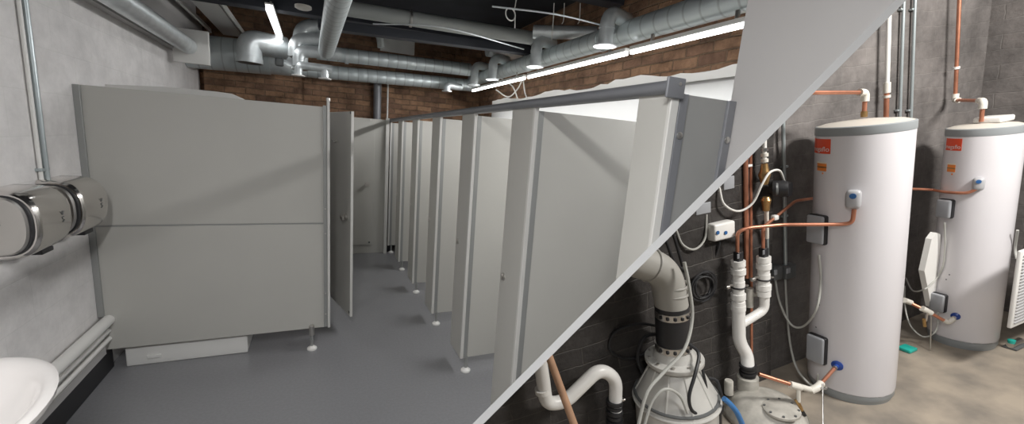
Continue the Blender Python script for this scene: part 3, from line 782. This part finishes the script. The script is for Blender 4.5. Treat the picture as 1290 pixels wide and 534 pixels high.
# riser behind tank 1
o_ = .05
pipe_run('riser_pipe', 'white plastic riser changing to copper behind the nearer cylinder', [
    ('white_pipe', [q(1121, -20, o_), q(1117.5, 104, o_)], .012, 'white_pl'),
    ('coupling', [q(1117.5, 104, o_), q(1117.2, 117, o_)], .018, 'cream_pl'),
    ('coupling', [q(1117, 120, o_), q(1117, 123, o_)], .019, 'cream_pl'),
    ('copper_pipe', [q(1117, 117, o_), q(1115, 200, o_)], .013, 'copper')])
for i, (xa, xb, lab) in enumerate(((1138.5, 1133, 'left of the two galvanised conduits above the nearer cylinder'), (1152.5, 1147, 'right of the two galvanised conduits above the nearer cylinder'))):
    t = thing('wall_conduit', q(xb, 150, .02), lab, 'conduit', 'conduits above the nearer cylinder')
    ptube('conduit_tube', [q(xa + .6, -12, .02), q(xb, 160, .02)], .009, 'conduit', parent=t)
    for yy in (12, 139):
        xx = xa + (xb - xa) * yy / 150
        obj('saddle', obox(new(), q(xx - 2, yy, .012), PAX, (.04, .02, .012), .003), 'conduit', t, 'P')
# copper feed to tank 2
t2top = T2 + UU * (H2 + .03); ov = WV - tt.y
e1 = q(1203, 126, .06)
e2 = on_plane_v(1239, 127, tt.y)
pipe_run('copper_riser', 'tall copper pipe dropping beside the corner then across to the far cylinder', [
    ('copper_pipe', [q(1209.5, -20, .06), e1 + UU * .03], .010, 'copper'),
    ('clip', [q(1204.8, 84, .06), q(1204.7, 87, .06)], .017, 'white_pl'),
    ('white_elbow', [e1 + UU * .04, e1, e1 + (e2 - e1).normalized() * .045], .018, 'cream_pl'),
    ('copper_pipe', [e1, e2], .010, 'copper'),
    ('white_elbow', [e2 + (e1 - e2).normalized() * .05, e2, e2 - UU * .045], .018, 'cream_pl'),
    ('copper_pipe', [e2 - UU * .04, e2 - UU * .12], .010, 'copper')])
a, w = 0, 0
pb = on_plane_v(1252, 149, tt.y - .02)
pbu = puv(pb)
tag(obj('lid_box', obox(new(), pw(pbu.x, pbu.y, -HP + H2 + .036), PAX, (.14, .12, .035), .01), 'white_pl', None, 'P'), 'flat white plastic box lying on the lid of the far cylinder', 'box')

def outer(tc, r, px, py, extra=.03):
    a, w = solve_cyl(tc, r, px, py); p, nn = cyl_point(tc, r + extra, a, w); return p
K1 = outer(T1, R1, 1077, 262, .03)
ptube('discharge_pipe', [q(929, 322, .12), q(929, 292, .12), q(942, 287, .14), q(985, 283, .2), outer(T1, R1, 1062, 281, .03), outer(T1, R1, 1075, 279, .03), K1], .0095, 'copper', 'long copper pipe running from the left waste trap to the nearer cylinder valve', 'pipe', rad=.03)
ptube('discharge_pipe', [q(961.5, 315, .13), q(961.5, 286, .13), q(975, 275, .1), q(1002, 253, .06), q(1030, 249, .05), q(1100, 236, .05), outer(T2, R2, 1184, 239, .03), outer(T2, R2, 1195, 241, .03), outer(T2, R2, 1208, 242, .03), outer(T2, R2, 1222, 242, .028), outer(T2, R2, 1232, 236, .03)], .0085, 'copper', 'thin copper pipe passing behind the nearer cylinder to the far valve', 'pipe', rad=.03)
tag(obj('pipe_clip', obox(new(), q(976, 274, .1), PAX, (.035, .03, .03), .008), 'white_pl', None, 'P'), 'small white clip on the bent copper pipe above the right trap', 'clip')

# lower feed, tank 1
B1 = outer(T1, R1, 1055, 460, .05)
c1 = q(1030, 488, .42)
pipe_run('feed_pipe', 'cold feed of copper and white fittings at the foot of the nearer cylinder', [
    ('copper_pipe', [B1, c1], .009, 'copper'),
    ('white_fitting', [c1 + (B1 - c1) * .2, c1, q(1021, 492, .41)], .019, 'cream_pl'),
    ('white_fitting', [q(1022, 491, .41), q(1008, 487, .40)], .015, 'cream_pl'),
    ('white_fitting', [q(1009, 488, .40), q(995, 484, .38)], .018, 'cream_pl'),
    ('copper_pipe', [q(996, 484, .38), q(956, 471, .30)], .010, 'copper')])
t = thing('drain_tap', q(1007, 500, .40), 'small brass drain tap hanging below the white fittings', 'tap')
obj('tap_body', tube([q(1006, 490, .40), q(1006, 506, .40)], .009, 12), 'cream_pl', t, 'P')
obj('tap_spout', tube([q(1003, 503, .39), q(1008, 512, .41), q(1012, 520, .42)], [.011, .009, .006], 12), 'brass', t, 'P')
obj('nozzle', tube([q(1011, 518, .42), q(1014, 523, .42)], .008, 12), 'black', t, 'P')
t = thing('prop_rod', q(1036, 526, .42), 'thin upright metal rod under the near white elbow', 'rod')
obj('rod_shaft', tube([q(1036.5, 483, .43), pf(1037, 560)], .0035, 8), 'steel', t, 'P')
obj('clamp', ring(q(1036, 487, .43), UU, .018, .005, 18), 'steel', t, 'P')
# lower feed tank 2
B2 = outer(T2, R2, 1204, 399, .035)
c2 = outer(T2, R2, 1200, 403, .06)
j = q(1170, 393, .28)
pipe_run('feed_pipe', 'cold feed of copper and white fittings at the foot of the far cylinder', [
    ('white_fitting', [B2, c2, c2 + (j - c2) * .25], .014, 'cream_pl'),
    ('copper_pipe', [c2 + (j - c2) * .2, j], .010, 'copper'),
    ('white_fitting', [j + (c2 - j) * .12, j - (c2 - j) * .35], .018, 'cream_pl'),
    ('copper_pipe', [j, q(1146, 381, .2)], .010, 'copper'),
    ('white_fitting', [q(1147, 381, .2), q(1139, 378, .2)], .017, 'cream_pl')])
t = thing('drain_tap', q(1166, 400, .28), 'brass tap hanging left of the far cylinder base', 'tap')
obj('tap_body', tube([q(1168, 393, .28), q(1166, 404, .28)], .008, 12), 'steel', t, 'P')
obj('tap_spout', tube([q(1164, 402, .28), q(1165, 411, .28)], .009, 12), 'brass', t, 'P')
tag(obj('prop_rod', tube([q(1173, 395, .28), pf(1172, 442)], .0035, 8), 'steel', None, 'P'), 'thin upright metal rod left of the far cylinder base', 'rod')
# folded white sheet leaning between tanks
bm = new()
poly = [q(x, y, .20) for x, y in ((1166, 385), (1157, 340), (1166, 300), (1172, 292), (1177, 294), (1177, 340), (1173, 386))]
prism(poly, -UD * .03, bm)
tag(obj('folded_card', bm, 'white_pl', None, 'P', smooth=False), 'tall folded white card leaning on the wall between the cylinders', 'card')
# teal object
p = pf(1143, 439, .012)
tag(obj('teal_wedge', obox(new(), p, (UW, UD, UU), (.075, .07, .022), .006), 'teal', None, 'P'), 'small teal plastic wedge on the concrete floor beside the nearer cylinder', 'wedge')
# white cable of tank boxes
def cable(name, pts, r, m_, label, cat='cable', group=None):
    return ptube(name, pts, r, m_, label, cat, smoothp=True, seg=8, group=group)
cable('flex_cable', [q(976, 348, .03), q(982, 380, .06), q(996, 408, .12), q(1012, 411, .18), q(1028, 390, .28), outer(T1, R1, 1037, 355, .015), outer(T1, R1, 1038, 320, .03)], .006, 'grey_cable', 'grey flex looping from the left wall switch to the nearer cylinder')
cable('flex_cable', [q(989, 346, .03), q(991, 385, .05), q(995, 430, .08), q(1003, 462, .15), q(1018, 482, .25), outer(T1, R1, 1034, 484, .03), outer(T1, R1, 1036, 470, .03)], .006, 'grey_cable', 'grey flex hanging low from the right wall switch to the lower heater')
cable('flex_cable', [outer(T2, R2, 1196, 280, .03), outer(T2, R2, 1192, 310, .008), outer(T2, R2, 1189, 335, .006), outer(T2, R2, 1183, 352, .02), q(1165, 364, .25), q(1150, 366, .15), q(1141, 350, .03)], .0045, 'grey_cable', 'pale flex from the upper heater of the far cylinder to the wall')
cable('flex_cable', [q(1140, 360, .05), q(1140, 385, .1), q(1147, 410, .2), q(1163, 424, .25), q(1178, 418, .3), outer(T2, R2, 1187, 400, .03), outer(T2, R2, 1188, 392, .04)], .0045, 'grey_cable', 'pale flex sagging almost to the floor left of the far cylinder')
# right edge things: grille and debris
t = thing('louvred_radiator', pf(1285, 418), 'white louvred heater panel at the right edge of the plant room', 'heater')
gv = tt.y - .33
g0 = on_plane_v(1272, 415, gv); g1 = on_plane_v(1278, 320, gv)
gu, gw0, gw1 = puv(g0).x, puv(g0).z, puv(g1).z
obj('panel_body', pbox(gu + .012, uc - .003, gv, gv + .018, gw0, gw1, .006), 'white_pl', t, 'P')
bm = new()
for k in range(22):
    w_ = gw0 + .03 + (gw1 - gw0 - .06) * k / 21
    pbox(gu + .03, uc - .03, gv - .006, gv, w_ - .003, w_ + .003, 0, bm)
o = obj('louvre', bm, 'dial', t, 'P', smooth=False)
if o: o['kind'] = 'stuff'
dv_ = gw0 + HP
t = thing('floor_valve', pf(1275, 436), 'small metal valve with a green knob on the floor at the right edge', 'valve')
p = pf(1276, 433, .03)
obj('valve_body', tube([p - UW * .03, p + UW * .08], .018, 14), 'steel', t, 'P')
obj('valve_knob', lathe([(.016, 0), (.018, .02), (0, .024)], p - UW * .02 + UU * .012, PAX, 16), 'teal', t, 'P')
obj('valve_base', obox(new(), p - UU * .022 + UW * .03, PAX, (.12, .06, .014), .003), 'sockets', t, 'P')
cable('flex_cable', [q(1282, 290, .5), q(1279, 312, .48), q(1281, 326, .5)], .006, 'grey_cable', 'short grey cable above the louvred heater at the right edge')

# ---- left part: traps, manifold
def trap(pts_top, label, x, y0, y1, off):
    t = thing('waste_trap', q(x, y1, off), label, 'waste trap', 'white vertical waste traps')
    L = y1 - y0
    def yy(f): return y0 + L * f
    obj('trap_body', tube([q(x, yy(0), off), q(x, yy(1), off)], .030, 22), 'white_pl', t, 'P')
    for f, r_ in ((.02, .036), (.20, .038), (.48, .033), (.76, .038), (.93, .036)):
        obj('ring_nut', tube([q(x, yy(f) - 3, off), q(x, yy(f) + 3.5, off)], [r_, r_], 24), 'white_pl', t, 'P')
    obj('tundish', obox(new(), q(x, y0 - 7, off), PAX, (.036, .036, .055), .004), 'black', t, 'P', label='black open tundish')
    obj('tundish_window', obox(new(), q(x, y0 - 7, off + .019), PAX, (.016, .004, .026), .002), 'rail', t, 'P')
    cy = yy(.56)
    obj('clip', ring(q(x, cy, off), UU, .033, .005, 24), 'black', t, 'P')
    obj('clip_bolt', tube([q(x - 12, cy - 2, off), q(x + 12, cy - 2, off)], .006, 10), 'steel', t, 'P')
    obj('clip_screw', lathe([(.011, 0), (.011, .02), (0, .02)], q(x - 12, cy, off + .01), frame(-UW), 12), 'steel', t, 'P')
    return t
trap(None, 'left white waste trap with black tundish against the dark brick', 930, 330, 386, .12)
trap(None, 'right white waste trap with black tundish beside the copper pipe', 962, 325, 372, .13)
t = thing('branch_waste', q(940, 470, .12), 'white waste branch joining both traps and bending down to a black coupling', 'waste pipe')
obj('main_pipe', tube(rounded([q(930, 382, .12), q(931, 430, .12), q(941, 447, .14), q(942, 462, .16)], .06, 8), .034, 22), 'white_pl', t, 'P')
obj('side_branch', tube(rounded([q(963, 370, .13), q(963, 390, .13), q(934, 408, .12)], .04, 8), .025, 20), 'white_pl', t, 'P')
obj('coupling_ring', tube([q(930, 384, .12), q(930, 390, .12)], .038, 22), 'white_pl', t, 'P')
bm = new()
for k in range(5):
    tube([q(942, 459 + k * 4, .16), q(942, 462 + k * 4, .16)], .044 if k % 2 == 0 else .040, 24, bm)
obj('black_coupling', bm, 'black', t, 'P')
# copper verticals
t = thing('copper_riser', q(940, 450, .05), 'pair of tall copper pipes rising behind the white waste traps', 'pipe')
ptube('copper_pipe', [q(939, 180, .06), q(941, 350, .06)], .013, 'copper', parent=t)
ptube('copper_pipe', [q(945.5, 180, .05), q(946.5, 445, .05)], .009, 'copper', parent=t)
obj('saddle_clip', obox(new(), q(941, 209, .05), PAX, (.05, .03, .014), .004), 'white_pl', t, 'P')
t = thing('pipe_fitting', q(945, 366, .08), 'dusty translucent fitting on the copper pipe between the traps', 'fitting')
obj('fitting_body', tube([q(944, 363, .08), q(944, 386, .08)], .022, 16), 'chamber', t, 'P')
obj('side_port', tube([q(944, 371, .08), q(954, 371, .08)], .014, 14), 'chamber', t, 'P')
# pump riser
t = thing('pump_riser', q(963, 190, .10), 'white and brass riser carrying a black circulation pump', 'pump')
obj('white_pipe', tube([q(963.5, 160, .1), q(963, 205, .1)], .010, 14), 'white_pl', t, 'P')
for y in (186, 193, 200):
    obj('collar', tube([q(963.2, y, .1), q(963.2, y + 4, .1)], .018, 18), 'steel' if y == 186 else 'cream_pl', t, 'P')
obj('brass_valve', tube([q(963, 206, .1), q(963, 215, .1), q(963, 220, .1), q(963, 232, .1)], [.016, .022, .03, .017], 18), 'brass', t, 'P', label='brass isolating valve')
obj('brass_valve', tube([q(965, 248, .1), q(965, 252, .1), q(965, 258, .1), q(965, 265, .1)], [.017, .026, .02, .018], 18), 'brass', t, 'P')
pb_ = obj('pump_body', lathe([(.028, 0), (.045, .02), (.045, .07), (.04, .09), (.018, .092)], q(968, 238, .08) + UD * .0, frame(-UD * .8 + UW * .6), 28), 'black', t, 'P', label='round black pump head')
obj('pump_face', lathe([(.034, 0), (.03, .008), (0, .010)], q(978, 238, .175), frame(-UD * .8 + UW * .6), 24), 'sockets', pb_, 'P')
obj('terminal_box', obox(new(), q(989, 238, .10), PAX, (.045, .06, .08), .006), 'black', t, 'P', label='square black terminal box')
obj('white_pipe', tube([q(965.5, 265, .1), q(966, 300, .08)], .011, 14), 'cream_pl', t, 'P')
obj('steel_pipe', tube([q(966.5, 290, .07), q(968, 380, .06)], .008, 12), 'conduit', t, 'P')
# conduits & switches
t = thing('wall_conduit', q(990, 330, .03), 'upright galvanised conduit left of the nearer cylinder', 'conduit')
ptube('conduit_tube', [q(986.5, 146, .03), q(989.5, 336, .03)], .010, 'conduit', parent=t)
for y in (210, 272):
    obj('saddle', obox(new(), q(988, y, .02), PAX, (.045, .02, .014), .004), 'conduit', t, 'P')
for i, (x, y, s, lab) in enumerate(((992, 341, 1.0, 'larger dark grey wall switch box at the foot of the conduit'), (976, 343, .8, 'smaller dark grey wall switch box tucked beside the right trap'))):
    t = thing('switch_box', q(x, y, 0), lab, 'switch')
    obj('box_body', obox(new(), q(x, y, .03), PAX, (.085 * s, .05, .085), .006), 'sockets', t, 'P')
    obj('rocker', obox(new(), q(x + 1, y, .058), PAX, (.03 * s, .008, .032), .003), 'box_grey', t, 'P', label='grey rocker')
# control box and cables
t = thing('control_box', q(908, 290, 0), 'white control box with two round indicators on the dark wall', 'control box')
obj('box_body', obox(new(), q(908, 290, .07), PAX, (.145, .06, .095), .012), 'white_pl', t, 'P')
for x in (904, 914):
    rim(t, 'indicator', q(x, 293, .101), -UD, .010, .004, 'blue_disc')
cable('flex_cable', [q(907, 302, .06), q(905, 312, .06), q(896, 335, .03), q(889, 352, .04)], .006, 'cable', 'black flex hanging from the white control box to the coil')
cable('flex_cable', [q(848, 296, .05), q(868, 330, .03), q(887, 352, .04)], .005, 'cable', 'thin black cable running down diagonally to the coil')
t = thing('cable_coil', q(886, 362, .04), 'coiled black cable hanging on the dark brick wall', 'cable')
for k in range(9):
    rr = random.uniform(.062, .088)
    c_ = q(886 + random.uniform(-2, 2), 362 + random.uniform(-2.5, 2.5), .03 + .008 * k)
    obj('cable_turn', ring(c_, UD + UW * random.uniform(-.2, .2) + UU * random.uniform(-.1, .1), rr, .0055, 30), 'cable', t, 'P')
cable('flex_cable', [q(906, 236, .06), q(912, 257, .08), q(930, 266, .1), q(948, 256, .12), q(960, 232, .14), q(970, 217, .14), q(982, 215, .12), q(988, 228, .1)], .006, 'white_cable', 'white flex looping from the junction box to the black pump')
cable('flex_cable', [q(852, 290, .05), q(860, 308, .06), q(875, 314, .07), q(888, 300, .06), q(890, 270, .05)], .006, 'grey_cable', 'grey flex loop under the junction box near the sloping divider')
tag(obj('junction_box', obox(new(), q(914, 230, .03), PAX, (.075, .05, .07), .004), 'box_grey', None, 'P'), 'pale grey junction box, upper of two by the sloping divider', 'box')
tag(obj('junction_box', obox(new(), q(882, 262, .03), PAX, (.10, .05, .06), .004), 'box_grey', None, 'P'), 'pale grey junction box, lower of two by the sloping divider', 'box')

# ---- soil pipe, coupling and macerator
t = thing('soil_pipe', q(846, 380, .22), 'wide grey ribbed soil pipe elbow turning down to a black coupling', 'pipe')
of = .22
path = [q(770, 318, of), q(800, 328, of), q(838, 340, of), q(846, 385, of)]
obj('elbow_pipe', tube(rounded(path, .16, 12), .078, 32), 'soil', t, 'P')
for y in (358, 368):
    obj('rib', ring(q(844.5 + (y - 358) * .1, y, of), UU, .079, .006, 32), 'soil', t, 'P')
for (x, y, d) in ((815, 335, V((1, 0, 0))),):
    obj('rib', ring(q(818, 333, of), (q(830, 338, of) - q(806, 330, of)), .079, .006, 32), 'soil', t, 'P')
t = thing('rubber_coupling', q(847, 415, of), 'black rubber coupling with two steel bands joining soil pipe and macerator', 'coupling')
obj('sleeve', tube([q(846, 384, of), q(848, 441, of)], .080, 32), 'black', t, 'P')
for y in (393, 434):
    bd = obj('steel_band', tube([q(846.5, y - 4, of), q(847, y + 4, of)], .083, 32), 'steel', t, 'P')
    a_ = [0.2, .6, 1.0, 1.4, 1.8, 2.2, 2.6]
    for an in a_:
        pp = puv(q(847, y, of)); c_ = pw(pp.x - .084 * math.cos(an), pp.y - .084 * math.sin(an), pp.z)
        obj('band_slot', obox(new(), c_, (UW, UD, UU), (.013, .013, .016), .002), 'black', bd, 'P')
mc = q(849, 452, of)
t = thing('macerator', mc - UU * .45, 'dusty translucent macerator pump body with bolted flange', 'macerator')
obj('flange', lathe([(.09, -.012), (.135, -.012), (.14, -.004), (.14, .012), (.10, .02), (.085, .06), (.08, .06)], mc, PAX, 40), 'macer', t, 'P')
for k in range(10):
    an = 2 * PI * k / 10 + .2
    obj('flange_bolt', lathe([(.008, 0), (.008, .01), (0, .012)], mc + UW * .12 * math.cos(an) + UD * .12 * math.sin(an) + UU * .012, PAX, 10), 'steel', t, 'P')
obj('cone_body', lathe([(.10, -.014), (.13, -.06), (.17, -.14), (.20, -.20), (.205, -.22), (.20, -.24), (.20, -.5)], mc, PAX, 40), 'macer', t, 'P')
for k in range(10):
    an = 2 * PI * k / 10
    p0 = mc + (UW * math.cos(an) + UD * math.sin(an)) * .105 - UU * .015; p1 = mc + (UW * math.cos(an) + UD * math.sin(an)) * .20 - UU * .2
    obj('stiffener', tube([p0, p1], .006, 8), 'macer', t, 'P')
obj('clamp_band', ring(mc - UU * .19, UU, .198, .008, 48), 'sockets', t, 'P')
obj('clamp_band', ring(mc - UU * .215, UU, .206, .008, 48), 'macer', t, 'P')
# hoses around the macerator
cable('clear_hose', [q(862, 330, .33), q(868, 360, .35), q(872, 400, .36), q(862, 440, .40), q(835, 470, .42), q(815, 495, .44), q(803, 540, .45)], .0075, 'grey_cable', 'translucent hose hanging in front of the black coupling', 'hose')
cable('clear_hose', [q(812, 535, .46), q(822, 505, .46), q(838, 490, .47), q(856, 498, .47), q(866, 520, .47)], .006, 'grey_cable', 'short translucent hose arching over the front of the macerator', 'hose')
cable('black_hose', [q(866, 432, .30), q(880, 445, .33), q(876, 470, .38), q(868, 500, .40), q(874, 519, .40), q(893, 519, .38)], .008, 'cable', 'black hose curving down the right of the macerator into the chamber', 'hose')
cable('black_hose', [q(880, 452, .3), q(886, 470, .33), q(890, 500, .36), q(880, 530, .38)], .007, 'cable', 'thinner black hose beside the thick one on the macerator', 'hose')
cable('black_hose', [q(893, 476, .3), q(903, 480, .32), q(908, 495, .34), q(912, 505, .34)], .008, 'cable', 'short black hose entering the round chamber at its left side', 'hose')
cable('black_hose', [q(836, 412, .1), q(805, 408, .08), q(775, 418, .06), q(768, 440, .05), q(790, 452, .06), q(815, 444, .08), q(838, 430, .12)], .008, 'cable', 'loop of dark hose on the wall left of the black coupling', 'hose')
cable('black_hose', [q(832, 420, .1), q(812, 425, .1), q(803, 450, .1), q(812, 475, .12)], .010, 'cable', 'thick dark hose running down behind the macerator', 'hose')
for k, (pp, lab) in enumerate((([(838, 300), (850, 330), (868, 345)], 'black strap cable beside the grey elbow, left strand'), ([(845, 285), (853, 310), (860, 335)], 'black strap cable beside the grey elbow, right strand'))):
    cable('wall_cable', [q(x, y, .05) for x, y in pp], .008, 'cable', lab)
# chamber
p = q(948, 474, .16); pu = puv(p)
cc = pw(pu.x - .05, pu.y - .12, pu.z - .05)
ccb = puv(cc); hh = ccb.z + HP
t = thing('pump_chamber', pw(ccb.x, ccb.y, -HP), 'large round dusty grey pump chamber with a domed top', 'chamber')
obj('chamber_body', lathe([(.19, -hh), (.20, -hh + .02), (.20, -.12), (.19, -.08), (.155, -.03), (.10, .0), (0, .010)], cc, PAX, 48), 'chamber', t, 'P', angle=60)
obj('inlet_socket', lathe([(.055, -.05), (.055, .03), (.045, .035)], q(942, 480, .16) + UU * .0, PAX, 24), 'chamber', t, 'P')
obj('access_lid', lathe([(.085, 0), (.085, .012), (.07, .018), (0, .02)], cc - UD * .10 - UW * .01 - UU * .006, PAX, 32), 'chamber', t, 'P')
for k in range(8):
    an = 2 * PI * k / 8
    obj('lid_screw', lathe([(.006, 0), (.006, .005), (0, .006)], cc - UD * .10 - UW * .01 + UU * .01 + UW * .075 * math.cos(an) + UD * .075 * math.sin(an), PAX, 8), 'sockets', t, 'P')
obj('vent_stub', lathe([(.024, -.06), (.024, .02), (.02, .026), (0, .026)], q(918, 484, .14), PAX, 20), 'chamber', t, 'P')
t = thing('black_valve', q(902, 515, .36), 'black screw cap valve at the left of the round chamber', 'valve')
obj('valve_cap', lathe([(.028, 0), (.032, .01), (.032, .035), (.022, .04), (0, .042)], q(903, 516, .36) - UU * .01, PAX, 20), 'black', t, 'P')
obj('valve_neck', lathe([(.022, 0), (.022, .25)], q(903, 516, .36) - UU * .25, PAX, 16), 'black', t, 'P')
h = [q(912, 502, .40), q(920, 509, .41), q(928, 519, .42), q(935, 534, .42)]
tag(obj('blue_handle', tube(smooth_path(h, 6), .013, 14), 'blue_handle', None, 'P'), 'blue tool handle lying across the round chamber', 'tool')
# white waste bottom left
t = thing('waste_bend', q(690, 505, .15), 'white waste pipe making a u bend then rising and dropping into a black hose', 'waste pipe')
of = .15
obj('bend_pipe', tube(rounded([q(676, 430, of), q(683, 470, of), q(688, 509, of), q(712, 506, of), q(755, 464, of), q(776, 476, of), q(775, 516, of)], .07, 10), .033, 24), 'white_pl', t, 'P')
obj('socket_ring', tube([q(683, 489, of), q(684, 494, of)], .037, 24), 'white_pl', t, 'P')
bm = new()
for k in range(6):
    tube([q(774, 504 + k * 6, of), q(774, 508 + k * 6, of)], .042 if k % 2 == 0 else .037, 24, bm)
obj('ribbed_sleeve', bm, 'black', t, 'P')
obj('clamp_screw', obox(new(), q(785, 503, of + .02), PAX, (.02, .02, .012), .003), 'steel', t, 'P')
tag(obj('wooden_pole', tube([q(684, 428, .26), q(727, 545, .34)], .017, 18), 'wood', None, 'P'), 'bare wooden pole leaning across the white waste bend', 'pole')

# plant room lamp
def plight(name, u, v, w, sx, sy, e, tgt, col=(1, .97, .93)):
    o = area(name, pw(u, v, w), (0, 0, 0), sx, sy, e, col)
    d = (tgt - o.location).normalized(); o.rotation_euler = d.to_track_quat('-Z', 'Y').to_euler(); return o
plight('plant_lamp', 3.1, -.35, 1.15, 1.0, .25, 118, pw(2.9, 1.5, -.4))

w_ = bpy.data.worlds.new('world'); sc.world = w_; w_.use_nodes = True
w_.node_tree.nodes['Background'].inputs[0].default_value = (.9, .95, 1, 1)
w_.node_tree.nodes['Background'].inputs[1].default_value = .13
for o in bpy.data.objects:
    if '_o' in o: del o['_o']
